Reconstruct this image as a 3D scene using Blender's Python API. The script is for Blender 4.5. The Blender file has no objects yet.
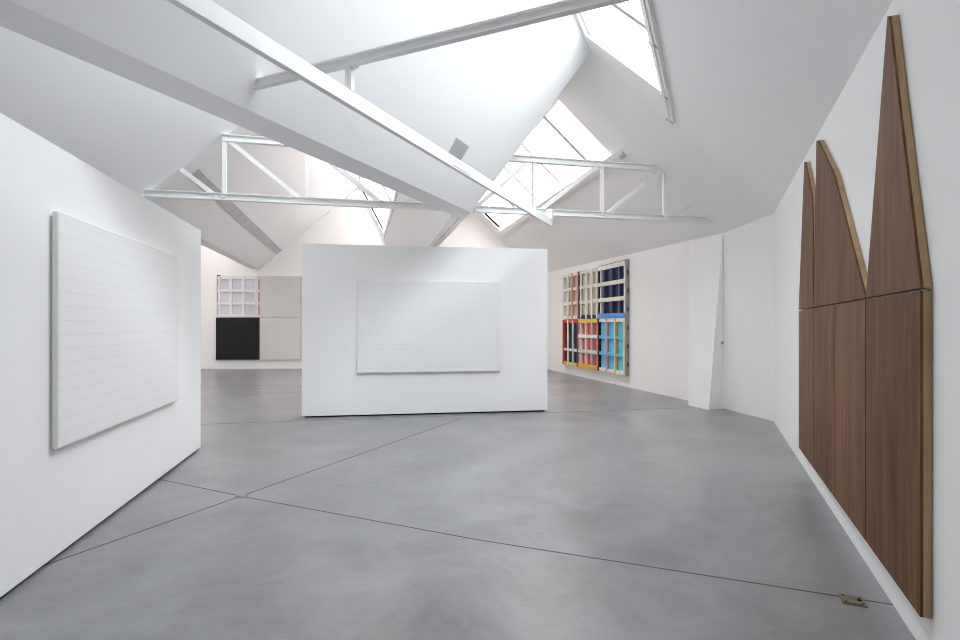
import bpy, bmesh, math, random
from mathutils import Vector as V, Matrix
from mathutils.geometry import tessellate_polygon
SC = bpy.context.scene
COL = SC.collection

# ------------------------------------------------------------------ camera
EYE = 1.6
F = 533.333
cam_d = bpy.data.cameras.new('camera'); cam = bpy.data.objects.new('camera', cam_d); COL.objects.link(cam)
cam_d.sensor_fit = 'HORIZONTAL'; cam_d.sensor_width = 36.0; cam_d.lens = 20.0
cam_d.shift_y = 5.5 / 960.0; cam_d.clip_start = 0.05; cam_d.clip_end = 300
cam.location = (0, 0, EYE); cam.rotation_euler = (math.pi / 2, 0, 0)
SC.camera = cam

# ------------------------------------------------------------------ sky
world = bpy.data.worlds.new('overcast_sky'); SC.world = world; world.use_nodes = True
wn = world.node_tree.nodes; wl = world.node_tree.links
for n_ in list(wn): wn.remove(n_)
wout = wn.new('ShaderNodeOutputWorld'); wbg = wn.new('ShaderNodeBackground')
wtc = wn.new('ShaderNodeTexCoord'); wsp = wn.new('ShaderNodeSeparateXYZ'); wr = wn.new('ShaderNodeValToRGB')
wl.new(wtc.outputs['Generated'], wsp.inputs[0]); wl.new(wsp.outputs['Z'], wr.inputs[0])
wr.color_ramp.elements[0].position = 0.0; wr.color_ramp.elements[0].color = (0.15, 0.152, 0.155, 1)
_e = wr.color_ramp.elements.new(0.6); _e.color = (0.47, 0.475, 0.48, 1)
wr.color_ramp.elements[-1].position = 0.93; wr.color_ramp.elements[-1].color = (1.0, 1.0, 1.0, 1)
wl.new(wr.outputs[0], wbg.inputs[0]); wl.new(wbg.outputs[0], wout.inputs[0])
wbg.inputs[1].default_value = 19.5

SC.view_settings.view_transform = 'Standard'; SC.view_settings.look = 'None'
SC.view_settings.exposure = 0.0; SC.view_settings.gamma = 1.0; SC.view_settings.use_curve_mapping = False
cy = SC.cycles
cy.max_bounces = 16; cy.diffuse_bounces = 14; cy.glossy_bounces = 4; cy.transparent_max_bounces = 16
cy.use_adaptive_sampling = False; cy.use_denoising = True; cy.denoising_prefilter = 'ACCURATE'; cy.denoising_input_passes = 'RGB_ALBEDO_NORMAL'
cy.sample_clamp_indirect = 10.0; cy.filter_width = 1.0
cy.caustics_reflective = False; cy.caustics_refractive = False

# ------------------------------------------------------------------ materials
def newmat(name):
    m = bpy.data.materials.new(name); m.use_nodes = True
    return m, m.node_tree.nodes, m.node_tree.links, m.node_tree.nodes['Principled BSDF']
def flat(name, col, rough=0.6, metal=0.0, spec=0.3, noise=0.03, scale=8.0):
    m, N, L, b = newmat(name)
    tc = N.new('ShaderNodeTexCoord'); nz = N.new('ShaderNodeTexNoise'); nz.inputs['Scale'].default_value = scale
    nz.inputs['Detail'].default_value = 4
    cr = N.new('ShaderNodeValToRGB')
    cr.color_ramp.elements[0].position = 0.3; cr.color_ramp.elements[1].position = 0.7
    cr.color_ramp.elements[0].color = tuple(c * (1 - noise) for c in col) + (1,)
    cr.color_ramp.elements[1].color = tuple(min(1, c * (1 + noise)) for c in col) + (1,)
    L.new(tc.outputs['Object'], nz.inputs['Vector']); L.new(nz.outputs['Fac'], cr.inputs[0]); L.new(cr.outputs[0], b.inputs['Base Color'])
    b.inputs['Roughness'].default_value = rough; b.inputs['Metallic'].default_value = metal
    b.inputs['Specular IOR Level'].default_value = spec
    return m
def math_n(N, op, a=None, b=None):
    n = N.new('ShaderNodeMath'); n.operation = op
    for i, v in enumerate((a, b)):
        if isinstance(v, (int, float)): n.inputs[i].default_value = v
    return n
M = {}
M['wall'] = flat('white_wall_paint', (0.91, 0.905, 0.895), 0.7, noise=0.008, scale=2.0)
M['ceil'] = flat('white_ceiling_paint', (0.875, 0.875, 0.873), 0.75, noise=0.006, scale=1.0)
M['steel'] = flat('white_painted_steel', (0.84, 0.84, 0.83), 0.4, noise=0.01)
M['black'] = flat('black_slot', (0.01, 0.01, 0.011), 0.8, spec=0.1)
M['alu'] = flat('grey_aluminium', (0.5, 0.5, 0.5), 0.5)
M['vent'] = flat('grey_vent', (0.50, 0.50, 0.51), 0.6)
M['grille'] = flat('grey_grille', (0.52, 0.52, 0.53), 0.5, noise=0.05, scale=30)
M['dark'] = flat('dark_shadow_gap', (0.03, 0.03, 0.032), 0.8)
M['brass'] = flat('worn_brass_plate', (0.21, 0.17, 0.125), 0.4, metal=0.4, noise=0.15, scale=20)
M['zinc'] = flat('grey_steel_plate', (0.3, 0.29, 0.27), 0.4, metal=0.4, noise=0.1, scale=20)

def floor_mat():
    m, N, L, b = newmat('polished_concrete')
    tc = N.new('ShaderNodeTexCoord')
    n1 = N.new('ShaderNodeTexNoise'); n1.inputs['Scale'].default_value = 0.45; n1.inputs['Detail'].default_value = 6; n1.inputs['Distortion'].default_value = 1.6
    n2 = N.new('ShaderNodeTexNoise'); n2.inputs['Scale'].default_value = 1.3; n2.inputs['Detail'].default_value = 8; n2.inputs['Distortion'].default_value = 2.5; n2.inputs['Roughness'].default_value = 0.6
    n3 = N.new('ShaderNodeTexNoise'); n3.inputs['Scale'].default_value = 60; n3.inputs['Detail'].default_value = 3
    # trowel arcs: rings distorted by noise
    mp = N.new('ShaderNodeMapping'); mp.inputs['Location'].default_value = (-1.5, 0.5, 0)
    wv = N.new('ShaderNodeTexWave'); wv.wave_type = 'RINGS'; wv.rings_direction = 'Z'
    wv.inputs['Scale'].default_value = 0.35; wv.inputs['Distortion'].default_value = 9.0; wv.inputs['Detail'].default_value = 3; wv.inputs['Detail Scale'].default_value = 0.8
    for n in (n1, n2, n3): L.new(tc.outputs['Object'], n.inputs['Vector'])
    L.new(tc.outputs['Object'], mp.inputs['Vector']); L.new(mp.outputs[0], wv.inputs['Vector'])
    def mul(src, k, prev=None):
        a = N.new('ShaderNodeMath'); a.operation = 'MULTIPLY_ADD'; L.new(src, a.inputs[0]); a.inputs[1].default_value = k
        if prev is None: a.inputs[2].default_value = 0
        else: L.new(prev, a.inputs[2])
        return a.outputs[0]
    s = mul(n1.outputs['Fac'], 0.45); s = mul(n2.outputs['Fac'], 0.38, s); s = mul(n3.outputs['Fac'], 0.05, s); s = mul(wv.outputs['Fac'], 0.05, s)
    mp4 = N.new('ShaderNodeMapping'); mp4.inputs['Location'].default_value = (2.2, -4.5, 0)
    w2 = N.new('ShaderNodeTexWave'); w2.wave_type = 'RINGS'; w2.rings_direction = 'Z'; w2.wave_profile = 'SAW'
    w2.inputs['Scale'].default_value = 0.30; w2.inputs['Distortion'].default_value = 14.0; w2.inputs['Detail'].default_value = 5; w2.inputs['Detail Scale'].default_value = 0.7; w2.inputs['Detail Roughness'].default_value = 0.55
    L.new(tc.outputs['Object'], mp4.inputs['Vector']); L.new(mp4.outputs[0], w2.inputs['Vector']); s = mul(w2.outputs['Fac'], 0.035, s)
    n5 = N.new('ShaderNodeTexNoise'); n5.inputs['Scale'].default_value = 4.5; n5.inputs['Detail'].default_value = 6; n5.inputs['Distortion'].default_value = 3.0
    L.new(tc.outputs['Object'], n5.inputs['Vector']); s = mul(n5.outputs['Fac'], 0.15, s)
    cr = N.new('ShaderNodeValToRGB'); L.new(s, cr.inputs[0])
    cr.color_ramp.elements[0].position = 0.40; cr.color_ramp.elements[0].color = (0.160, 0.162, 0.165, 1)
    cr.color_ramp.elements[1].position = 0.72; cr.color_ramp.elements[1].color = (0.285, 0.287, 0.290, 1)
    L.new(cr.outputs[0], b.inputs['Base Color'])
    rr = N.new('ShaderNodeMapRange'); rr.inputs['To Min'].default_value = 0.24; rr.inputs['To Max'].default_value = 0.40
    L.new(n2.outputs['Fac'], rr.inputs['Value']); L.new(rr.outputs[0], b.inputs['Roughness'])
    b.inputs['Specular IOR Level'].default_value = 0.45
    bp = N.new('ShaderNodeBump'); bp.inputs['Strength'].default_value = 0.04; L.new(n2.outputs['Fac'], bp.inputs['Height']); L.new(bp.outputs[0], b.inputs['Normal'])
    return m
M['floor'] = floor_mat()
M['joint'] = flat('joint_sealant', (0.10, 0.10, 0.10), 0.7)

def wood_mat(name, c0, c1, c2, gscale=1.0, seed=0.0, rough=0.5):
    m, N, L, b = newmat(name)
    tc = N.new('ShaderNodeTexCoord'); mp = N.new('ShaderNodeMapping')
    mp.inputs['Location'].default_value = (seed, seed * 0.37, seed * 1.3)
    mp.inputs['Scale'].default_value = (17 * gscale, 17 * gscale, 1.0 * gscale)
    n1 = N.new('ShaderNodeTexNoise'); n1.inputs['Scale'].default_value = 1.0; n1.inputs['Detail'].default_value = 8; n1.inputs['Distortion'].default_value = 0.8; n1.inputs['Roughness'].default_value = 0.65
    mp2 = N.new('ShaderNodeMapping'); mp2.inputs['Scale'].default_value = (5, 5, 0.9); mp2.inputs['Location'].default_value = (seed, seed, seed)
    n2 = N.new('ShaderNodeTexNoise'); n2.inputs['Scale'].default_value = 1.0; n2.inputs['Detail'].default_value = 4; n2.inputs['Distortion'].default_value = 1.5
    L.new(tc.outputs['Object'], mp.inputs[0]); L.new(mp.outputs[0], n1.inputs['Vector'])
    L.new(tc.outputs['Object'], mp2.inputs[0]); L.new(mp2.outputs[0], n2.inputs['Vector'])
    ad = N.new('ShaderNodeMix'); ad.data_type = 'FLOAT'; ad.inputs['Factor'].default_value = 0.4
    L.new(n1.outputs['Fac'], ad.inputs['A']); L.new(n2.outputs['Fac'], ad.inputs['B'])
    cr = N.new('ShaderNodeValToRGB'); L.new(ad.outputs['Result'], cr.inputs[0])
    e = cr.color_ramp.elements; e[0].position = 0.30; e[0].color = c0 + (1,); e[1].position = 0.70; e[1].color = c2 + (1,)
    k = e.new(0.5); k.color = c1 + (1,)
    L.new(cr.outputs[0], b.inputs['Base Color']); b.inputs['Roughness'].default_value = rough; b.inputs['Specular IOR Level'].default_value = 0.14
    return m
M['wood_a'] = wood_mat('walnut_veneer', (0.060, 0.024, 0.010), (0.175, 0.078, 0.034), (0.270, 0.138, 0.068), 1.0, 3.0)
M['wood_b'] = wood_mat('walnut_veneer_dark', (0.050, 0.020, 0.008), (0.145, 0.062, 0.026), (0.235, 0.115, 0.055), 1.0, 9.0)
M['wood_e'] = wood_mat('blond_wood_edge', (0.31, 0.20, 0.105), (0.47, 0.325, 0.18), (0.58, 0.42, 0.26), 0.7, 5.0)

def glass_mat(name='skylight_glass', tint=(0.95, 0.975, 1.0)):
    m, N, L, b = newmat(name); N.remove(b)
    out = [n for n in N if n.type == 'OUTPUT_MATERIAL'][0]
    t = N.new('ShaderNodeBsdfTransparent'); t.inputs[0].default_value = tint + (1,)
    g = N.new('ShaderNodeBsdfGlossy'); g.inputs['Roughness'].default_value = 0.05
    mx = N.new('ShaderNodeMixShader'); mx.inputs[0].default_value = 0.04
    L.new(t.outputs[0], mx.inputs[1]); L.new(g.outputs[0], mx.inputs[2]); L.new(mx.outputs[0], out.inputs[0])
    return m
M['glass'] = glass_mat()
M['dimming_glass'] = glass_mat('light_dimming_glass', (0.76, 0.735, 0.725))  # tint added only to dim the daylight from the left rear skylight
M['warming_glass'] = glass_mat('light_warming_glass', (0.99, 0.955, 0.94))  # tint added only to warm the daylight in the rear bays

# ------------------------------------------------------------------ mesh helpers
class MB:
    def __init__(s): s.v = []; s.f = []
    def add(s, vs, fs):
        o = len(s.v); s.v += [V(p) for p in vs]; s.f += [tuple(i + o for i in f) for f in fs]; return s
    def hexa(s, b, t):      # bottom quad, top quad
        return s.add(list(b) + list(t), [(3, 2, 1, 0), (4, 5, 6, 7), (0, 1, 5, 4), (1, 2, 6, 5), (2, 3, 7, 6), (3, 0, 4, 7)])
    def box(s, x0, x1, y0, y1, z0, z1):
        return s.hexa([(x0, y0, z0), (x1, y0, z0), (x1, y1, z0), (x0, y1, z0)], [(x0, y0, z1), (x1, y0, z1), (x1, y1, z1), (x0, y1, z1)])
    def bar(s, p, q, w, h, up=(0, 0, 1), off=(0, 0)):
        p, q, up = V(p), V(q), V(up); d = (q - p).normalized(); sd = d.cross(up).normalized(); u = sd.cross(d).normalized()
        c = sd * off[0] + u * off[1]; a = sd * (w / 2); b = u * (h / 2)
        return s.hexa([p + c - a - b, p + c + a - b, q + c + a - b, q + c - a - b], [p + c - a + b, p + c + a + b, q + c + a + b, q + c - a + b])
    def ibeam(s, p, q, w, h, t=0.012, up=(0, 0, 1)):
        s.bar(p, q, w, t, up, (0, h / 2 - t / 2)); s.bar(p, q, w, t, up, (0, -h / 2 + t / 2)); s.bar(p, q, t, h - 2 * t, up); return s
    def prism(s, loops, nrm, t, axis_z=False):
        # planar polygon (outer loop + holes), thickened along nrm
        loops = [[V(p) for p in l] for l in loops]; n = V(nrm).normalized()
        flatv = [p for l in loops for p in l]; tris = tessellate_polygon(loops)
        k = len(flatv); o = len(s.v)
        s.v += [p.copy() for p in flatv] + [p + n * t for p in flatv]
        for a, b, c in tris:
            s.f.append((o + a, o + b, o + c)); s.f.append((o + k + c, o + k + b, o + k + a))
        i0 = 0
        for l in loops:
            for i in range(len(l)):
                a = i0 + i; b = i0 + (i + 1) % len(l)
                s.f.append((o + a, o + b, o + k + b, o + k + a))
            i0 += len(l)
        return s
def obj(name, mb, mat, parent=None, bevel=0.0):
    if parent is not None: base = parent.get('_base', V((0, 0, 0))); base = V(base)
    else:
        lo = V((min(p.x for p in mb.v), min(p.y for p in mb.v), min(p.z for p in mb.v)))
        hi = V((max(p.x for p in mb.v), max(p.y for p in mb.v), max(p.z for p in mb.v)))
        base = V(((lo.x + hi.x) / 2, (lo.y + hi.y) / 2, lo.z))
    me = bpy.data.meshes.new(name)
    me.from_pydata([tuple(p - base) for p in mb.v], [], mb.f)
    bm = bmesh.new(); bm.from_mesh(me); bmesh.ops.recalc_face_normals(bm, faces=bm.faces); bm.to_mesh(me); bm.free()
    if mat is not None: me.materials.append(M[mat] if isinstance(mat, str) else mat)
    o = bpy.data.objects.new(name, me); COL.objects.link(o)
    if parent is not None: o.parent = parent; 
    else: o.location = base
    o['_base'] = tuple(base)
    if bevel:
        b = o.modifiers.new('bevel', 'BEVEL'); b.width = bevel; b.segments = 2; b.limit_method = 'ANGLE'
    return o
def empty(name, loc, rotz=0.0, local=False):
    o = bpy.data.objects.new(name, None); COL.objects.link(o); o.location = loc; o.rotation_euler = (0, 0, rotz)
    o.empty_display_size = 0.2
    o['_base'] = (0, 0, 0) if local else tuple(loc)
    return o
def tag(o, label, cat, group=None):
    o['label'] = label; o['category'] = cat
    if group: o['group'] = group
    return o
def struct(o, label=None, cat=None):
    o['kind'] = 'structure'
    if label: o['label'] = label
    if cat: o['category'] = cat
    return o

# ------------------------------------------------------------------ survey of the hall (metres, heights above eye level first)
def pt(x, y, h): return V((x, y, h + EYE))
def ray(px, py): return V(((px - 480) / F, 1.0, (325.5 - py) / F))
ORG = V((0, 0, EYE))
class Plane:
    def __init__(s, p, q, r): s.p = V(p); s.n = (V(q) - V(p)).cross(V(r) - V(p)).normalized(); s.n = s.n if s.n.z >= 0 else -s.n
    def z(s, x, y): return s.p.z - (s.n.x * (x - s.p.x) + s.n.y * (y - s.p.y)) / s.n.z
    def at(s, x, y): return V((x, y, s.z(x, y)))
    def hit(s, px, py):
        d = ray(px, py); t = s.n.dot(s.p - ORG) / s.n.dot(d); return ORG + d * t
def isect_line(p, d, pl):
    t = pl.n.dot(pl.p - p) / pl.n.dot(d); return p + d * t
rw_d = V((-0.3977, -0.9175, 0))                                # right wall, running back
A_ = V((0.4062, 0.9138, 0)); NA = V((0.9138, -0.4062, 0))       # front hall axis and its right-hand normal
B_ = V((-0.2161, 0.9764, 0)); NB = V((0.9764, 0.2161, 0))       # rear hall axis and its normal
def pa(s, n, z): return A_ * s + NA * n + V((0, 0, z))
def pb(s, n, z): return B_ * s + NB * n + V((0, 0, z))
LB = 12.0                                                      # how far the front hall runs back behind the viewpoint
W = pt(4.90, 8.90, 1.865); R = pt(1.847, 8.876, 4.548); G = pt(-0.150, 8.858, 1.878); GL = pt(-0.469, 9.06, 1.878)
AA = pt(-5.18, 8.20, 2.0); BB = pt(-4.06, 8.46, 3.0)
fd = BB - AA
A2 = AA + fd * ((1.878 - 2.0) / 1.0)
far_d = V((1, 0.047, 0)).normalized()
FAR = Plane(V((-8.5, 19.74, 0)), V((-8.5, 19.74, 1)), V((-8.5, 19.74, 0)) + far_d)
def farhit(px, py):
    d = ray(px, py); t = FAR.n.dot(FAR.p - ORG) / FAR.n.dot(d); return ORG + d * t
E = farhit(259.6, 269.3)
P4b = Plane(AA, BB, E)
apx = farhit(358.5, 193); APX = P4b.at(apx.x, apx.y)
R2F = farhit(384, 236)
r2n = ray(397, 191.4); R2M = ORG + r2n * ((R2F.z - EYE) / r2n.z)
r2d = (R2M - R2F).normalized()
R2N = R2F + r2d * ((8.95 - R2F.y) / r2d.y)
PG2 = Plane(R2F, R2N, APX)
RL = isect_line(AA, fd, PG2)
P3a = Plane(W, R, R + rw_d); P3b = Plane(W, R, R + B_); P1a = Plane(G, R, R - A_)
P4a = Plane(AA, BB, AA - A_)
def tofar(p, d): return isect_line(p, d, FAR)
RF = tofar(R, B_); GF = tofar(G, B_); GLF = tofar(GL, B_)
K = P3b.at(4.69, 10.27)
pw_d = V((-0.2338, 0.9723, 0))                                 # painting wall, running away
PW0 = V((2.486, 19.43, 0))
wf = tofar(V((PW0.x, PW0.y, 1.0)), pw_d); WF = P3b.at(wf.x, wf.y)
_rd = P1a.n.cross(P3a.n).normalized(); _rd = _rd if _rd.dot(A_) < 0 else -_rd
RBK = R + _rd * (-LB / _rd.dot(A_))
wb = V((W.x, W.y, 0)) + rw_d * LB; WB = P3a.at(wb.x, wb.y)
back = lambda p: p - A_ * LB
def topz(p, e=0.05): return V((p.x, p.y, p.z + e))

# floor
fl = MB().prism([[(-16, -6, 0), (9, -6, 0), (9, 23, 0), (-16, 23, 0)]], (0, 0, -1), 0.2)
struct(obj('floor', fl, 'floor'))

# sloping ceilings
T = 0.16
def ceiling(loops, plane_n, t=T):
    n = V(plane_n); n = n if n.z >= 0 else -n
    return struct(obj('ceiling', MB().prism(loops, n, t), 'ceil'))
def onP(pl, v): return pl.at(v.x, v.y)
# front, right bay: gentle slope with skylight
def hole_a(pl, s0, s1, n0, n1):
    return [onP(pl, pa(s, n, 0)) for s, n in ((s0, n0), (s1, n0), (s1, n1), (s0, n1))]
def hole_b(pl, s0, s1, n0, n1):
    return [onP(pl, pb(s, n, 0)) for s, n in ((s0, n0), (s1, n0), (s1, n1), (s0, n1))]
SK1 = (2.55, 8.245, -1.86, -0.722)
SK2 = (9.985, 18.85, 3.80, 4.955)
ceiling([[W, R, RBK, WB], hole_a(P3a, *SK1)], P3a.n)
ceiling([[G, R, RBK, back(G)]], P1a.n)
ceiling([[W, R, RF, WF, K], hole_b(P3b, *SK2)], P3b.n)
P1b = Plane(G, R, R + B_)
ceiling([[G, GF, RF, R]], P1b.n)
# left bay
ceiling([[AA + (A2 - AA), RL, back(RL), back(A2)]], P4a.n)
ceiling([[A2, RL, APX, E]], P4b.n)
P5lo = Plane(GL, R2N, R2F)
ceiling([[GL, R2N, R2F, isect_line(GLF, V((0, 0, 1)), P5lo) if abs(P5lo.n.z) > 1e-4 else GLF]], P5lo.n)
# back-left steep glazing: surround strips at both ends of the opening
def lerp(a, b, t): return a + (b - a) * t
def q(u, v): return lerp(lerp(R2N, R2F, u), lerp(RL, APX, u), v)
def holeq(u0, u1, v0, v1): return [q(u0, v0), q(u1, v0), q(u1, v1), q(u0, v1)]
SK3 = (0.10, 0.985, 0.03, 0.97)
ceiling([[R2N, R2F, APX, RL], holeq(*SK3)], PG2.n)
# front-left steep face with its own skylight
P5f = Plane(GL, RL, RL - A_)
gl_b, rl_b = back(GL), back(RL)
def qf(u, v): return lerp(lerp(GL, gl_b, u), lerp(RL, rl_b, u), v)
SK4 = (0.06, 0.42, 0.62, 0.93)
ceiling([[GL, RL, rl_b, gl_b], [qf(SK4[0], SK4[2]), qf(SK4[1], SK4[2]), qf(SK4[1], SK4[3]), qf(SK4[0], SK4[3])]], P5f.n)
# small triangle closing the fold between the two left-bay faces
ceiling([[GL, R2N, RL]], (GL - R2N).cross(RL - R2N))
# gutters: flat soffits
def soffit(name, ring, slots=()):
    return struct(obj(name, MB().prism([ring] + list(slots), (0, 0, 1), 0.10), 'ceil'))
so = soffit('trim_1', [G, back(G), back(GL), GL]); so['label'] = 'grey flat underside of the valley gutter running overhead'
sl0, sl1 = pb(9.15, 1.655, 1.878 + EYE), pb(19.0, 1.655, 1.878 + EYE)
slw = NB * 0.012
soffit('trim_2', [G, GL, GLF, GF], [[sl0 - slw, sl0 + slw, sl1 + slw, sl1 - slw]])
struct(obj('trim_3', MB().box(-0.03, 0.03, 0, 0.01, 0, 0.01) if False else MB().bar(sl0 + V((0, 0, 0.12)), sl1 + V((0, 0, 0.12)), 0.06, 0.02), 'black'))
# third bay on the far left (hidden behind the partition, lets daylight onto the rear wall)
def bay3(p, nn):
    g = p - nn * 0.28; r = g - nn * 1.2 + V((0, 0, 2.7)); w = r - nn * 2.6; w.z = g.z
    return g, r, w
nm = V((0.99, 0.13, 0)).normalized()
g3, r3, w3 = bay3(A2, nm); g3f, r3f, w3f = bay3(E, far_d); g3b, r3b, w3b = [back(x) for x in (g3, r3, w3)]
soffit('trim_4', [A2, g3, back(g3), back(A2)])
mb = MB()
mb.hexa([A2, g3, g3f, E], [v + V((0, 0, 0.1)) for v in (A2, g3, g3f, E)])
struct(obj('trim_5', mb, 'ceil'))
def quad_hole(a, b, c, d, u0, u1, v0, v1):
    f = lambda u, v: lerp(lerp(a, b, u), lerp(d, c, u), v)
    mb = MB()
    for (ua, ub, va, vb) in ((0, 1, 0, v0), (0, 1, v1, 1), (0, u0, v0, v1), (u1, 1, v0, v1)):
        qd = [f(ua, va), f(ub, va), f(ub, vb), f(ua, vb)]
        n = (qd[1] - qd[0]).cross(qd[3] - qd[0]).normalized(); n = n if n.z > 0 else -n
        mb.hexa(qd, [x + n * T for x in qd])
    return mb, [f(u0, v0), f(u1, v0), f(u1, v1), f(u0, v1)]
mb, h5 = quad_hole(g3, g3f, r3f, r3, 0.08, 0.97, 0.64, 0.93); struct(obj('ceiling', mb, 'ceil'))
mb, h6 = quad_hole(g3, g3b, r3b, r3, 0.05, 0.7, 0.4, 0.95); struct(obj('ceiling', mb, 'ceil'))
mb, _ = quad_hole(w3, w3f, r3f, r3, 0.5, 0.5, 0.5, 0.5); struct(obj('ceiling', mb, 'ceil'))
mb, _ = quad_hole(w3, w3b, r3b, r3, 0.5, 0.5, 0.5, 0.5); struct(obj('ceiling', mb, 'ceil'))

# walls
def wall(name, p, q_, out, t=0.2, mat='wall'):
    p0, q0 = V((p.x, p.y, 0)), V((q_.x, q_.y, 0)); o = V(out).normalized() * t
    mb = MB().hexa([p0, q0, q0 + o, p0 + o], [topz(p), topz(q_), topz(q_) + o, topz(p) + o])
    return struct(obj(name, mb, mat))
wall('wall_right', W, WB, (0.9175, -0.3977, 0))
wall('wall_corner', K, W, (0.99, -0.1, 0))
wall('wall_right_rear', WF, K, (0.9723, 0.2338, 0))
wall('wall_left', w3f, w3, (-1, 0, 0)); wall('wall_left_front', w3, w3b, -NA)
prof = [w3f, r3f, g3f, E, APX, R2F, GLF, GF, RF, WF]
ring = [V((w3f.x, w3f.y, 0))] + [topz(p, 0.04) for p in prof] + [V((WF.x, WF.y, 0))]
struct(obj('wall_rear', MB().prism([ring], far_d.cross(V((0, 0, -1))), 0.2), 'wall'))
prof = [w3b, r3b, g3b, back(A2), rl_b, gl_b, back(G), RBK, WB]
ring = [V((w3b.x, w3b.y, 0))] + [topz(p, 0.04) for p in prof] + [V((WB.x, WB.y, 0))]
struct(obj('wall_front', MB().prism([ring], -A_, 0.2), 'wall'))
# battered pier against the painting wall
W1 = PW0 + pw_d * ((11.30 - PW0.y) / pw_d.y)
B1 = V((4.175, 10.69, 0)); B2 = V((4.331, 10.09, 0))
W1t = P3b.at(W1.x, W1.y); Kt = V((K.x, K.y, K.z)); k0 = V((K.x, K.y, 0))
mb = MB().add([W1, B1, B2, k0 + V((0.0, -0.0, 0)), W1t + V((-.012, -.003, 0)), Kt + V((-.012, -.003, 0))],
              [(0, 1, 2, 3), (1, 4, 5, 2), (0, 4, 1), (3, 2, 5), (0, 3, 5, 4)])
struct(obj('wall_pier', mb, 'wall'), 'white battered pier leaning against the rear right wall', 'wall pier')

# skylights: glass, frame, cross bars, blind casing along the lower edge
def skylight(name, hole, nrm, n_bars, pos, label, gm='glass'):
    # hole: [low0, low1, high1, high0] order -> lerp u along, v up
    a, b, c, d = hole; n = V(nrm).normalized(); n = n if n.z > 0 else -n
    fn = lambda u, v: lerp(lerp(a, b, u), lerp(d, c, u), v)
    root = empty(name, tuple((a + b) / 2)); root['kind'] = 'structure'; root['label'] = label; root['category'] = 'skylight'
    obj('pane', MB().hexa([p + n * 0.085 for p in (a, b, c, d)], [p + n * 0.095 for p in (a, b, c, d)]), gm, root)
    fr = MB()
    for p_, q_ in ((a, b), (b, c), (c, d), (d, a)): fr.bar(p_ + n * 0.08, q_ + n * 0.08, 0.05, 0.05, n)
    obj('frame', fr, 'steel', root)
    for (u, w) in pos:
        obj('glazing_bar', MB().bar(fn(u, 0) + n * 0.07, fn(u, 1) + n * 0.07, w, 0.05, n), 'alu', root)
    return root, fn
def swap(h): return [h[3], h[2], h[1], h[0]]      # so that low edge first
h1 = hole_a(P3a, *SK1); L1 = SK1[1] - SK1[0]
s1, f1 = skylight('window_1', swap(h1), P3a.n, 0, [((s - SK1[0]) / L1, 0.11) for s in (6.575, 4.905)], 'front skylight in the right-hand roof slope')
h2 = hole_b(P3b, *SK2); L2 = SK2[1] - SK2[0]
s2, f2 = skylight('window_2', swap(h2), P3b.n, 0, [((s - SK2[0]) / L2, w_) for s, w_ in ((10.95, 0.12), (12.67, 0.075), (14.5, 0.075), (16.2, 0.12), (17.6, 0.075))], 'rear skylight behind the right white roof truss', 'warming_glass')
s3, f3 = skylight('window_3', holeq(*SK3), PG2.n, 0, [(0.2, 0.08), (0.36, 0.08), (0.52, 0.16), (0.68, 0.06), (0.84, 0.06)], 'narrow steep skylight seen under the gutter above the left truss', 'dimming_glass')
s4, f4 = skylight('window_4', [qf(SK4[0], SK4[2]), qf(SK4[1], SK4[2]), qf(SK4[1], SK4[3]), qf(SK4[0], SK4[3])], P5f.n, 0, [(i / 6, 0.06) for i in range(1, 6)], 'steep skylight over the left front bay')
s5, f5 = skylight('window_5', h5, (h5[1] - h5[0]).cross(h5[3] - h5[0]), 0, [(i / 6, 0.06) for i in range(1, 6)], 'skylight of the far left rear bay', 'warming_glass')
s6, f6 = skylight('window_6', h6, (h6[1] - h6[0]).cross(h6[3] - h6[0]), 0, [(i / 6, 0.06) for i in range(1, 6)], 'skylight of the far left front bay')
# blind casings
def casing(pl, p, q_, root, w=0.13, hh=0.05):
    return obj('blind_casing', MB().bar(p - pl.n * (hh / 2), q_ - pl.n * (hh / 2), w, hh, pl.n).bar(p - pl.n * (hh + 0.008), q_ - pl.n * (hh + 0.008), 0.03, 0.016, pl.n), 'steel', root)
c1 = casing(P3a, onP(P3a, pa(9.15, -0.655, 0)), onP(P3a, pa(1.0, -0.655, 0)), s1)
for s_ in (6.58, 8.1, 9.1, 4.9):
    p_ = onP(P3a, pa(s_, -0.655, 0)) - P3a.n * 0.06
    obj('bracket', MB().bar(p_ - A_ * 0.012, p_ + A_ * 0.012, 0.15, 0.02, P3a.n), 'grille', s1)
c2 = casing(P3b, onP(P3b, pb(9.48, 4.99, 0)), onP(P3b, pb(18.95, 4.99, 0)), s2, 0.19, 0.10)
obj('end_grille', MB().bar(onP(P3b, pb(9.47, 5.02, 0)) - P3b.n * .09, onP(P3b, pb(9.66, 5.02, 0)) - P3b.n * 0.09, 0.12, 0.03, P3b.n), 'grille', s2)
def endslot(fn, u, v0, v1, root, n):
    obj('blind_slot', MB().bar(fn(u, v0) + V(n) * 0.03, fn(u, v1) + V(n) * 0.03, 0.14, 0.03, n), 'black', root)
endslot(f2, 0.985, 0.1, 0.93, s2, P3b.n)
endslot(f3, 0.975, 0.08, 0.9, s3, PG2.n)
obj('reveal', MB().bar(R2N + V((0.05, 0, -0.02)), R2F + V((0.05, 0, -0.02)), 0.03, 0.14, PG2.n), 'steel', s3)

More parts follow.
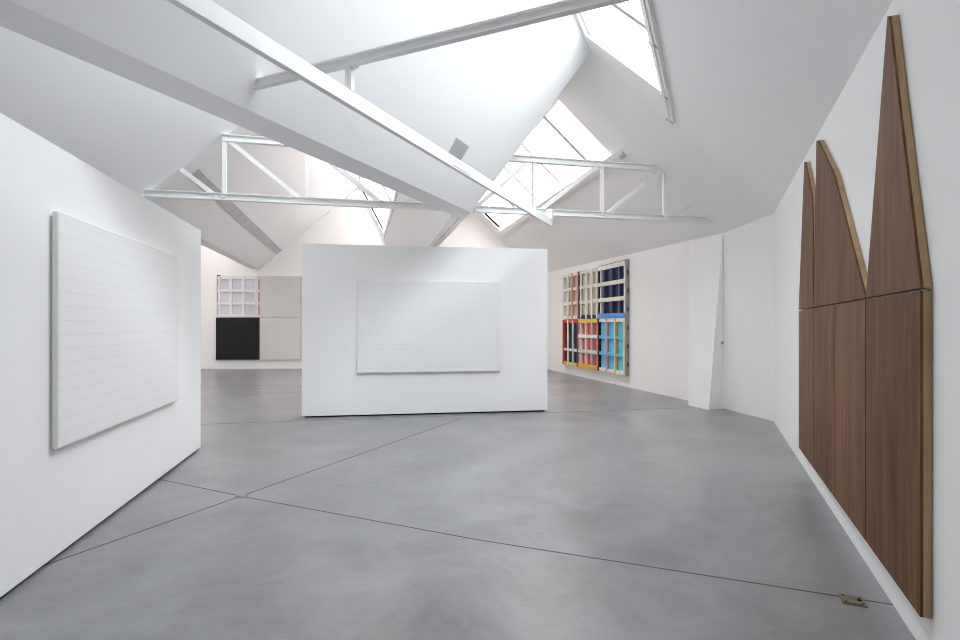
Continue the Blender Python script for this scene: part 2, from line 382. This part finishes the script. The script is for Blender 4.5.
# sky portals sit just outside each skylight so daylight is sampled through the openings
def portal(hole, nrm, name):
    a, b, c, d = hole; n = V(nrm).normalized(); n = n if n.z > 0 else -n
    ctr = (a + b + c + d) / 4 + n * 0.12
    xl = ((b - a).length + (c - d).length) / 2; yl = ((d - a).length + (c - b).length) / 2
    x = (b - a).normalized(); z = n; y = z.cross(x).normalized()
    ld = bpy.data.lights.new(name, 'AREA'); ld.shape = 'RECTANGLE'; ld.size = xl; ld.size_y = yl; ld.cycles.is_portal = True
    lo = bpy.data.objects.new(name, ld); COL.objects.link(lo)
    m = Matrix((x, y, z)).transposed().to_4x4(); m.translation = ctr; lo.matrix_world = m
for i, (h_, n_) in enumerate(((swap(h1), P3a.n), (swap(h2), P3b.n), (holeq(*SK3), PG2.n),
        ([qf(SK4[0], SK4[2]), qf(SK4[1], SK4[2]), qf(SK4[1], SK4[3]), qf(SK4[0], SK4[3])], P5f.n),
        (h5, (h5[1] - h5[0]).cross(h5[3] - h5[0])), (h6, (h6[1] - h6[0]).cross(h6[3] - h6[0])))):
    portal(h_, n_, 'sky_portal')

# ------------------------------------------------------------------ floor joints and plates
def fpt(px, py):
    d = ray(px, py); return ORG + d * (-EYE / d.z)
def joint(i, p, q_, w=0.012):
    p, q_ = V((p.x, p.y, 0.0008)), V((q_.x, q_.y, 0.0008))
    struct(obj('trim_%d' % i, MB().bar(p, q_, w, 0.0016), 'joint'))
X0 = fpt(240.5, 496.3); XA = fpt(462, 418.2); XB = fpt(837.5, 596)
joint(10, XA, X0 + (X0 - XA) * 0.9); XL = fpt(165, 480.5)
XJ, XM = fpt(246, 497.2), fpt(480, 540.2)
joint(11, XJ + (XL - XJ) * 2.5, XJ); joint(14, XJ, XM); joint(15, XM, XB + (XB - XM) * 0.24)
c0, c1_ = fpt(201.3, 424.4), fpt(690, 407.7); joint(12, c0 + (c0 - c1_) * 0.5, c1_)
d0, d1 = fpt(201, 386.3), fpt(301, 385.0); joint(13, d0 + (d0 - d1) * 1.0, d1 + (d1 - d0) * 2.9)

def plate(name, pix, mat, label, hole=None):
    ps = [fpt(*p) for p in pix]; c = sum(ps, V((0, 0, 0))) / 4
    root = empty(name, (c.x, c.y, 0))
    obj('cover', MB().hexa([V((p.x, p.y, 0.0)) for p in ps], [V((p.x, p.y, 0.006)) for p in ps]), mat, root)
    inn = [c + (p - c) * 0.8 for p in ps]
    obj('lid', MB().hexa([V((p.x, p.y, 0.006)) for p in inn], [V((p.x, p.y, 0.009)) for p in inn]), mat, root)
    if hole:
        h = fpt(*hole); mb = MB(); k = 12
        ring = [V((h.x + 0.012 * math.cos(t * 2 * math.pi / k), h.y + 0.012 * math.sin(t * 2 * math.pi / k), 0.009)) for t in range(k)]
        mb.prism([ring], (0, 0, 1), 0.003); obj('finger_hole', mb, 'black', root)
        for p in inn:
            e = c + (p - c) * 0.86; ring = [V((e.x + 0.006 * math.cos(t * 2 * math.pi / k), e.y + 0.006 * math.sin(t * 2 * math.pi / k), 0.009)) for t in range(k)]
            obj('screw', MB().prism([ring], (0, 0, 1), 0.002), 'dark', root)
    return tag(root, label, 'floor plate')
plate('floor_socket_plate', [(842.5, 603.8), (868, 608), (862.5, 598.8), (838.8, 594.2)], 'brass', 'brass-coloured floor socket plate near the foot of the wooden relief', (859.5, 601.8))
plate('floor_drain_plate', [(235.5, 496.8), (243.6, 498.6), (248.5, 495.0), (240.2, 493.6)], 'zinc', 'small grey metal floor plate where two floor joints cross')

# ------------------------------------------------------------------ free-standing exhibition walls
def partition(p, q_, top, thick_dir, label, ext=0.0):
    p, q_ = V((p.x, p.y, 0)), V((q_.x, q_.y, 0)); p = p + (p - q_) * ext
    o = V(thick_dir).normalized() * 0.32; gap = 0.028
    root = empty('partition_wall', tuple((p + q_) / 2 + o / 2))
    up = V((0, 0, 1))
    obj('panel', MB().hexa([v + up * gap for v in (p, q_, q_ + o, p + o)], [v + up * top for v in (p, q_, q_ + o, p + o)]), 'wall', root, 0.004)
    d = (q_ - p).normalized() * 0.05; i = o.normalized() * 0.05
    p1, q1, q2, p2 = p + d + i, q_ - d + i, q_ - d + o - i, p + d + o - i
    obj('recessed_plinth', MB().hexa([p1, q1, q2, p2], [v + up * gap for v in (p1, q1, q2, p2)]), 'dark', root)
    return tag(root, label, 'partition')
cp, cq = fpt(301.8, 418.0), fpt(547.5, 411.6)
cn = V((-(cq - cp).y, (cq - cp).x, 0)).normalized()
partition(cp, cq, 3.02, cn, 'free-standing white partition in the middle of the hall with the square-gridded white canvas')
lp, lq = V((-3.614, 6.905, 0)), V((-2.768, 3.073, 0))
ln = V((lq - lp).y * 1.0, ) if False else V(((lq - lp).y, -(lq - lp).x, 0)).normalized()
ln = ln if ln.x < 0 else -ln
partition(lq, lp, 2.83, ln, 'large white partition in the left foreground with the striped white canvas', 0.75)

# ------------------------------------------------------------------ white canvases
def line_mat(name, base, line, kind):
    m, N, L, b = newmat(name)
    tc = N.new('ShaderNodeTexCoord'); sp = N.new('ShaderNodeSeparateXYZ'); L.new(tc.outputs['Object'], sp.inputs[0])
    nz = N.new('ShaderNodeTexNoise'); nz.inputs['Scale'].default_value = 3.0; nz.inputs['Detail'].default_value = 5; L.new(tc.outputs['Object'], nz.inputs['Vector'])
    def lines(sock, period, width, jit, off=0.0):
        a = N.new('ShaderNodeMath'); a.operation = 'MULTIPLY_ADD'; L.new(nz.outputs['Fac'], a.inputs[0]); a.inputs[1].default_value = jit; L.new(sock, a.inputs[2])
        a2 = math_n(N, 'ADD', None, off); L.new(a.outputs[0], a2.inputs[0])
        d = math_n(N, 'DIVIDE', None, period); L.new(a2.outputs[0], d.inputs[0])
        f = math_n(N, 'FRACT'); L.new(d.outputs[0], f.inputs[0])
        s_ = math_n(N, 'SUBTRACT', None, 0.5); L.new(f.outputs[0], s_.inputs[0])
        ab = math_n(N, 'ABSOLUTE'); L.new(s_.outputs[0], ab.inputs[0])
        lt = N.new('ShaderNodeMapRange'); lt.inputs['From Min'].default_value = 0.5 - width / period; lt.inputs['From Max'].default_value = 0.5
        L.new(ab.outputs[0], lt.inputs['Value']); return lt.outputs[0]
    if kind == 'rows':
        fac = lines(sp.outputs['Z'], 1.585 / 16.5, 0.006, 0.004)
    else:
        v = lines(sp.outputs['X'], 0.083, 0.006, 0.01); h = lines(sp.outputs['Z'], 0.083, 0.006, 0.01)
        mx = math_n(N, 'MAXIMUM'); L.new(v, mx.inputs[0]); L.new(h, mx.inputs[1])
        n2 = N.new('ShaderNodeTexNoise'); n2.inputs['Scale'].default_value = 5; L.new(tc.outputs['Object'], n2.inputs['Vector'])
        mr = N.new('ShaderNodeMapRange'); mr.inputs['From Min'].default_value = 0.35; mr.inputs['From Max'].default_value = 0.6; L.new(n2.outputs['Fac'], mr.inputs['Value'])
        ml = math_n(N, 'MULTIPLY'); L.new(mx.outputs[0], ml.inputs[0]); L.new(mr.outputs[0], ml.inputs[1]); fac = ml.outputs[0]
    mix = N.new('ShaderNodeMix'); mix.data_type = 'RGBA'; mix.inputs['A'].default_value = base + (1,); mix.inputs['B'].default_value = line + (1,)
    L.new(fac, mix.inputs['Factor']); L.new(mix.outputs['Result'], b.inputs['Base Color'])
    b.inputs['Roughness'].default_value = 0.6; b.inputs['Specular IOR Level'].default_value = 0.2
    return m
M['rows'] = line_mat('pencil_rows', (0.86, 0.855, 0.84), (0.79, 0.79, 0.785), 'rows')
M['grid'] = line_mat('pencil_grid', (0.86, 0.86, 0.85), (0.79, 0.79, 0.785), 'grid')
M['canvas'] = flat('canvas_edge', (0.82, 0.81, 0.79), 0.8, noise=0.02, scale=40)
def canvas(p, q_, z0, z1, out, depth, mat, label, backing):
    # p -> q_ is left to right along the wall face
    d = (q_ - p); L_ = d.length; rot = math.atan2(d.y, d.x)
    root = empty('white_canvas', (p.x, p.y, z0), rot, True)
    o = -1.0
    obj('backing_frame', MB().box(0.03, L_ - 0.03, o * 0.02, 0.0, 0.03, z1 - z0 - 0.03), 'dark' if backing else 'canvas', root)
    obj('stretched_canvas', MB().box(0, L_, -depth, -0.018, 0, z1 - z0), 'canvas', root, 0.004)
    e = 0.012
    obj('painted_face', MB().box(e, L_ - e, -depth - 0.003, -depth + 0.002, e, z1 - z0 - e), mat, root)
    return tag(root, label, 'painting')
cdir = (cq - cp).normalized()
def on_line(p, d, px):
    r = (px - 480) / F  # solve p + t d with x/y = r
    t = (r * p.y - p.x) / (d.x - r * d.y); return p + d * t
ca, cb = on_line(cp, cdir, 357.3), on_line(cp, cdir, 500.0)
canvas(ca, cb, EYE - 0.832, EYE + 0.792, None, 0.045, 'grid', 'white canvas with a faint square pencil grid on the central partition', False)
ldir = (lp - lq).normalized()
la, lb = on_line(lq, ldir, 49.0), on_line(lq, ldir, 174.2)
canvas(la, lb, EYE - 0.828, EYE + 0.765, None, 0.05, 'rows', 'white canvas ruled with faint horizontal lines on the left foreground partition', False)

# ------------------------------------------------------------------ wooden relief on the right wall
def wood_relief():
    nw = V((0.9175, -0.3977, 0)); dw = V((0.3977, 0.9175, 0)); NW = 0.956; NF = 0.908
    def fp(px, py, n=NF):
        d = ray(px, py); t = n / nw.dot(d); p = ORG + d * t; return (dw.dot(p), p.z)
    s0 = fp(920.7, 617)[0]; base = nw * NW + dw * s0
    root = empty('wooden_relief', (base.x, base.y, 0), math.atan2(-dw.y, -dw.x) , True)
    # local x runs towards the viewer end (x = s0 - s), y = into the wall
    def loc(px, py): s, z = fp(px, py); return (s0 - s, z)
    zb = EYE - 1.380; zs = EYE + 0.178
    # orientation: rotating local +x onto -dw; local +y = rotate90 -> must face away from room or into it
    yx = V((dw.y, -dw.x, 0)); ysign = 1.0 if yx.dot(nw) > 0 else -1.0   # local +y in world
    y_front = -(NW - NF) * ysign; y_back = -0.004 * ysign
    g = 0.014
    def slab(name, pts, mat, skin=0.012):
        ps = [V((x, y_front, z)) for x, z in pts]
        o = obj(name, MB().prism([ps], (0, 1, 0) if ysign > 0 else (0, -1, 0), skin * 1.0), mat, root)
        # solid blond core behind the veneer
        ps2 = [V((x, y_front + skin * ysign, z)) for x, z in pts]
        obj('edge_band', MB().prism([ps2], (0, ysign, 0), (NW - NF) - skin - 0.004), 'wood_e', o)
        return o
    X = lambda px, py=400: loc(px, py)[0]
    xa, xb, xc, xd, xe = X(798.6), X(813.2), X(834.2), X(865.5), 0.0
    for a, b, mt in ((xa, xb, 'wood_a'), (xb, xc, 'wood_b'), (xc, xd, 'wood_a'), (xd, xe, 'wood_b')):
        slab('lower_board', [(a + g / 2, zb), (b - g / 2, zb), (b - g / 2, zs - g), (a + g / 2, zs - g)], mt)
    obj('seam_shade_sheet', MB().box(xa + 0.01, xe - 0.02, min(-0.008 * ysign, -0.002 * ysign), max(-0.008 * ysign, -0.002 * ysign), zb + 0.01, zs - 0.01), 'dark', root)  # dark sheet added so the seams between the boards look shaded
    P = loc
    slab('spire_board', [(xa, zs), P(804.2, 162.0), P(805.2, 162.0), P(811.8, 196), P(812.6, 215), (xb - 0.006, zs)], 'wood_a')
    slab('spire_board', [(xb + 0.012, zs), P(816.3, 141), P(818.0, 140.5), P(833.8, 174.5), (xd - 0.004, zs)], 'wood_b')
    slab('spire_board', [(xd, zs), P(868.5, 262), P(887.3, 16.5), P(889.0, 16.5), P(900, 115), (xe, zs)], 'wood_a')
    return tag(root, 'tall brown wooden relief with three pointed spires on the right wall', 'wall sculpture')
wood_relief()

# ------------------------------------------------------------------ lattice paintings
def paint(name, rgb, rough=0.5): 
    if name not in M: M[name] = flat(name, rgb, rough, noise=0.05, scale=14)
    return name
C = dict(cream=(0.78, 0.76, 0.66), white=(0.82, 0.82, 0.79), butter=(0.62, 0.60, 0.42), sand=(0.60, 0.58, 0.46), salmon=(0.72, 0.28, 0.22), red=(0.62, 0.07, 0.045), dred=(0.30, 0.04, 0.035),
         navy=(0.018, 0.022, 0.075), slate=(0.07, 0.085, 0.17), blue=(0.10, 0.33, 0.72), char=(0.03, 0.035, 0.035), green=(0.03, 0.055, 0.045),
         ice=(0.50, 0.60, 0.66), pink=(0.72, 0.30, 0.45), blush=(0.80, 0.66, 0.66), yellow=(0.80, 0.55, 0.08), orange=(0.80, 0.42, 0.05), mint=(0.55, 0.70, 0.60),
         sky=(0.15, 0.52, 0.74), lemon=(0.72, 0.70, 0.30), gold=(0.80, 0.56, 0.16), grey=(0.30, 0.30, 0.31), black=(0.012, 0.012, 0.014),
         lilac=(0.80, 0.79, 0.82), lilac_shade=(0.68, 0.67, 0.71), rose=(0.80, 0.70, 0.72), umber=(0.26, 0.19, 0.19), bone=(0.68, 0.67, 0.63))
for k_, v_ in C.items(): paint('paint_' + k_, v_)
def pc(k): return 'paint_' + k
def lattice(root, x0, x1, z0, z1, depth, recess, verts, horis, vfirst, vw=0.085, hw=0.10, name='lattice_panel', side=None, shade=None):
    """one stretcher-frame panel: recessed sheet + vertical and horizontal bars. verts/horis: list of (centre fraction, colour, width factor)"""
    pan = obj(name, MB().box(x0, x1, -depth * 0.30, -depth * 0.05, z0, z1), pc(recess), root)
    yf, yb = -depth, -depth * 0.62
    for fr, col, wf in verts:
        w = vw * wf; c = x0 + w / 2 + (x1 - x0 - w) * fr
        y0, y1 = (yf, yb) if vfirst else (yf * 0.86, -depth * 0.3)
        if fr in (0, 1): y1 = -depth * 0.3
        obj('upright_bar', MB().box(c - w / 2, c + w / 2, y0, y1, z0, z1), pc(col), pan)
    for fr, col, wf in horis:
        w = hw * wf; c = z0 + w / 2 + (z1 - z0 - w) * fr
        y0, y1 = (yf * 0.86, -depth * 0.3) if vfirst else (yf, yb)
        obj('cross_bar', MB().box(x0 + 0.004, x1 - 0.004, y0, y1, c - w / 2, c + w / 2), pc(col), pan)
    return pan

# colourful one on the rear right wall
def colour_lattice():
    pf = lambda px: on_line(PW0, pw_d, px)
    a, b = pf(565.5), pf(628.5); d = b - a; Lx = d.length; rot = math.atan2(d.y, d.x)
    z0, z1 = EYE - 1.29, EYE + 1.675; H = z1 - z0; D = 0.11
    root = empty('lattice_painting', (a.x, a.y, z0), rot, True)
    zm = H * 0.502; cx = [0, Lx * 0.305, Lx * 0.625, Lx]; g = 0.012
    third = lambda *cols: [(i / (len(cols) - 1), c_, 1.0) for i, c_ in enumerate(cols)]
    lattice(root, cx[0], cx[1] - g, zm + g, H, D, 'sand', [(0, 'white', 1), (.33, 'cream', 1), (.63, 'salmon', 1), (1, 'salmon', 1.1)], third('cream', 'cream', 'cream', 'cream'), True)
    lattice(root, cx[1], cx[2] - g, zm + g, H, D, 'butter', [(0, 'navy', .7), (.10, 'white', .8), (.42, 'white', 1), (.72, 'white', 1), (1, 'cream', 1.0)], third('navy', 'cream', 'cream', 'cream'), True)
    lattice(root, cx[2], cx[3], zm + g, H, D, 'navy', [(0, 'char', .9), (.09, 'cream', .6), (.20, 'slate', 1.2), (.50, 'slate', 1.5), (.80, 'slate', 1.2), (1, 'cream', .9)], [(0, 'blue', 1.2), (.33, 'cream', 1.1), (.66, 'cream', 1.1), (1, 'white', 1.2)], False)
    lattice(root, cx[0], cx[1] - g, 0, zm, D, 'char', [(0, 'red', 1.1), (.33, 'white', .9), (.67, 'ice', 1), (1, 'dred', 1.2)], [(0, 'yellow', 1), (.33, 'blush', .8), (1, 'red', 1.2)], True)
    lattice(root, cx[1], cx[2] - g, 0, zm, D, 'red', [(0, 'ice', .6), (.08, 'white', .6), (.36, 'white', .75), (.68, 'ice', .75), (1, 'white', .7)], [(0, 'orange', 1.25), (.33, 'mint', 1.05), (.66, 'white', 1), (1, 'yellow', 1.2)], False)
    lattice(root, cx[2], cx[3], 0, zm, D, 'sky', [(0, 'black', .9), (.33, 'pink', .9), (.66, 'gold', .9), (1, 'lemon', 1)], [(0, 'white', .9), (.33, 'sky', .9), (.66, 'sky', .9), (1, 'white', 1)], True)
    side = obj('end_rail', MB().box(Lx + 0.01, Lx + 0.05, -D * 0.85, -0.02, -0.02, H + 0.03), pc('grey'), root)
    for k_ in range(6):
        z_ = H * (0.08 + 0.16 * k_)
        obj('clip', MB().box(Lx + 0.05, Lx + 0.06, -D * 0.6, -D * 0.3, z_, z_ + 0.1), pc('black'), side)
    obj('top_strip', MB().box(cx[2] + 0.08, cx[3] - 0.03, -D * 0.9, -D * 0.4, H, H + 0.02), pc('dred'), root)
    tag(root, 'multicoloured six-panel lattice painting on the rear right wall', 'painting')
colour_lattice()

# pale and black one on the rear wall
def pale_lattice():
    a = farhit(217.5, 325.5); b = farhit(340, 325.5); a.z = b.z = 0
    zt, zb_ = farhit(240, 276.3).z, farhit(240, 359.5).z; zm = farhit(240, 317.6).z
    d = b - a; rot = math.atan2(d.y, d.x)
    root = empty('panel_painting', (a.x, a.y, zb_), rot, True)
    fx = lambda px: (farhit(px, 325.5) - farhit(216.3, 325.5)).length
    H = zt - zb_; m_ = zm - zb_; x1 = fx(259.3); D = 0.10
    pan = lattice(root, 0, x1 - 0.10, m_ + 0.01, H, D, 'lilac_shade', [(0, 'rose', .35), (.05, 'lilac', .9), (.34, 'lilac', 1.15), (.67, 'lilac', 1.15), (1, 'rose', .9)], [(0, 'lilac', 1.1), (.33, 'lilac', .9), (.66, 'lilac', .9), (1, 'lilac', 1.1)], True)  # recess sheet is darker: its inner shadow is painted into the colour
    side = obj('slotted_strip', MB().box(x1 - 0.095, x1 - 0.005, -D * 0.8, -0.01, m_ + 0.01, H), pc('rose'), root)
    hh = (H - m_)
    for k_ in range(3):
        z_ = m_ + hh * (0.06 + 0.31 * k_); obj('slot', MB().box(x1 - 0.045, x1 - 0.01, -D * 0.84, -D * 0.8, z_, z_ + hh * 0.25), pc('umber'), side)
    obj('black_panel', MB().box(-0.02, x1 - 0.03, -D * 0.9, -0.01, 0, m_), pc('black'), root)
    M['stripes'] = stripe_mat()
    xr = fx(340)
    for (u0, u1) in ((x1 + 0.0, fx(300)), (fx(300) + 0.01, xr)):
        for (v0, v1) in ((0, m_ - 0.005), (m_ + 0.005, H)):
            if u1 - u0 > 0.2: obj('ribbed_panel', MB().box(u0, u1, -D * 0.8, -0.01, v0, v1), 'stripes', root)
    obj('top_clip', MB().box(0.02, 0.12, -D, -D * 0.3, H - 0.01, H + 0.03), pc('char'), root)
    tag(root, 'rear wall painting of white lattice, black square and pale ribbed panels', 'painting')
def stripe_mat():
    m, N, L, b = newmat('pale_ribbed_panel')
    tc = N.new('ShaderNodeTexCoord'); wv = N.new('ShaderNodeTexWave'); wv.wave_type = 'BANDS'; wv.bands_direction = 'X'
    wv.inputs['Scale'].default_value = 4.0; wv.inputs['Distortion'].default_value = 0.3
    L.new(tc.outputs['Object'], wv.inputs['Vector'])
    cr = N.new('ShaderNodeValToRGB'); cr.color_ramp.elements[0].color = (0.66, 0.65, 0.62, 1); cr.color_ramp.elements[1].color = (0.70, 0.695, 0.665, 1)
    L.new(wv.outputs['Fac'], cr.inputs[0]); L.new(cr.outputs[0], b.inputs['Base Color']); b.inputs['Roughness'].default_value = 0.7
    bp = N.new('ShaderNodeBump'); bp.inputs['Strength'].default_value = 0.2; L.new(wv.outputs['Fac'], bp.inputs['Height']); L.new(bp.outputs[0], b.inputs['Normal'])
    return m
pale_lattice()

# ------------------------------------------------------------------ steelwork
# truss plane: vertical plane through the two ends of the lower chord
TR = pt(4.434, 10.30, 2.03); td = V((-0.9766, -0.2156, 0))
TP = Plane(TR, TR + td, TR + V((0, 0, 1)))
def tp(px, py):
    d = ray(px, py); t = TP.n.dot(TP.p - ORG) / TP.n.dot(d); return ORG + d * t
def tx(px, z):                       # point of the truss plane at column px and height z
    p = tp(px, 300); return V((p.x, p.y, z))
ZB, ZT = 2.03 + EYE, 2.96 + EYE       # chord centre heights
def post(mb, p, q_, w): return mb.bar(p, q_, w, w, (td.x, td.y, 0) if abs((V(q_) - V(p)).normalized().z) > .99 else (0, 0, 1))
def truss(label, chord, top, posts, diags):
    c = (chord[0] + chord[1]) / 2
    root = empty('roof_truss', tuple(c))
    obj('bottom_chord', MB().ibeam(chord[0], chord[1], 0.10, 0.11), 'steel', root)
    obj('top_chord', MB().ibeam(top[0], top[1], 0.10, 0.11), 'steel', root)
    for px in posts: obj('post', post(MB(), tx(px, ZB), tx(px, ZT), 0.06), 'steel', root)
    for (p, q_) in diags: obj('diagonal', MB().bar(p, q_, 0.06, 0.07), 'steel', root)
    return tag(root, label, 'roof truss', None)
gw = 0.05
truss('white steel roof truss above the left partition', (tx(128, ZB), tx(441, ZB)), (tx(222.5, ZT), tx(352, ZT)), (224.6, 307.2, ),
      [(tx(217, ZB), tx(181, ZB + 0.40)), (tx(228, ZT - 0.03), tx(303, ZB)), (tx(309, ZT), tx(383, ZB))])
truss('white steel roof truss between the central partition and the rear right wall', (tx(470, ZB), TR), (tx(500, ZT), tx(666, ZT)), (664.4, 601.8, 534.0),
      [(tx(668, ZB), tx(690, ZB + 0.27)), (tx(605, ZB), tx(662, ZT)), (tx(538, ZB), tx(599, ZT)), (tx(474, ZB), tx(531, ZT))])
# tie beam across the front bay
zt = 2.0675 + EYE
tb0 = pa(3.40, -3.66, zt); 
def on_p3(n): return P3a.z(*(pa(3.40, n, 0).xy))
nend = -0.05
while on_p3(nend) < zt + 0.05: nend -= 0.01
root = empty('tie_beam', tuple(tb0))
obj('beam', MB().ibeam(tb0, pa(3.40, nend + 0.05, zt), 0.055, 0.075, 0.01), 'steel', root)
obj('hanger_plate', MB().bar(pa(3.40, -2.69, zt - 0.043), pa(3.40, -2.56, zt - 0.043), 0.075, 0.012), 'steel', root)
tag(root, 'white steel tie beam crossing the ceiling below the front skylight', 'beam')
# hanging bar
root = empty('lighting_rail', tuple(pa(5.0, -2.625, 1.71 + EYE)))
obj('rail', MB().bar(pa(0.2, -2.625, 1.77 + EYE), pa(8.93, -2.625, 1.77 + EYE), 0.05, 0.12), 'steel', root, 0.003)
obj('hanger', MB().bar(pa(3.40, -2.625, 1.83 + EYE), pa(3.40, -2.625, zt - 0.04), 0.045, 0.055, NA), 'steel', root)
obj('hanger', MB().bar(pa(8.86, -2.625, 1.83 + EYE), pa(8.86, -2.625, 2.0 + EYE), 0.06, 0.1, NA), 'steel', root)
def railpt(px):                      # distance along the rail seen at column px (right face)
    r = (px - 480) / F; n = -2.60; return (-(n * NA.x) + r * n * NA.y) / (A_.x - r * A_.y)
sA, sB = railpt(453), railpt(471)
obj('socket_slot', MB().bar(pa(sA, -2.599, 1.735 + EYE), pa(sB, -2.599, 1.735 + EYE), 0.006, 0.012), 'grille', root)
for px in (456, 459, 462):
    s_ = railpt(px); obj('indicator', MB().bar(pa(s_ - 0.02, -2.599, 1.79 + EYE), pa(s_ + 0.02, -2.599, 1.79 + EYE), 0.006, 0.014), 'grille', root)
tag(root, 'long thin white lighting rail hanging under the tie beam', 'lighting rail')

# vent on the steep slope, long linear grille on the rear left slope
def panel_on(pl, pix, t, mat, name, label, cat, bars=0):
    ps = [pl.hit(*p) for p in pix]; n = -pl.n
    c = sum(ps, V((0, 0, 0))) / len(ps)
    root = empty(name, tuple(c))
    obj('grille_frame', MB().hexa([p for p in ps], [p + n * t for p in ps]), mat, root)
    a, b, c_, d = ps
    for i in range(bars):
        u = (i + 0.5) / bars
        obj('louvre', MB().bar(lerp(a, b, u) + n * (t + 0.001), lerp(d, c_, u) + n * (t + 0.001), 0.01 if bars < 15 else 0.02, 0.004, n), mat, root)
    return tag(root, label, cat)
panel_on(P1a, [(447.5, 154), (456.5, 137.5), (468.8, 146.5), (459.5, 161.5)], 0.008, 'vent', 'air_vent', 'small grey square air vent on the steep slope behind the lighting rail', 'vent', 7)
panel_on(P4b, [(187.5, 177), (276.5, 254.4), (281.9, 250.2), (198.5, 169)], 0.01, 'grille', 'ceiling_grille', 'long grey linear grille in the rear left slope behind the truss', 'vent', 16)
# smoke detector
p = P4b.hit(347.5, 190.5); mb = MB(); k = 16; n = -P4b.n; ax = n.orthogonal().normalized(); ay = n.cross(ax)
mb.prism([[p + ax * 0.06 * math.cos(t * 2 * math.pi / k) + ay * 0.06 * math.sin(t * 2 * math.pi / k) for t in range(k)]], n, 0.05)
tag(obj('smoke_detector', mb, 'steel'), 'small round white smoke detector near the rear ridge', 'smoke detector')

# thermostat on the side of the pier
d = k0 - B2; d.z = 0; d.normalize(); p = on_line(B2, d, 719.8); p2 = on_line(B2, d, 723.1); wd = (p2 - p).length
root = empty('wall_thermostat', (p.x, p.y, 1.25 - 0.04), math.atan2(d.y, d.x), True)
obj('housing', MB().box(0, wd, -0.02, 0, -0.01, 0.09), 'steel', root)
obj('display', MB().box(wd * 0.15, wd * 0.85, -0.024, -0.02, 0.035, 0.08), 'vent', root)
tag(root, 'small white thermostat with grey display on the side of the leaning pier', 'thermostat')

for o in bpy.data.objects:
    if '_base' in o: del o['_base']
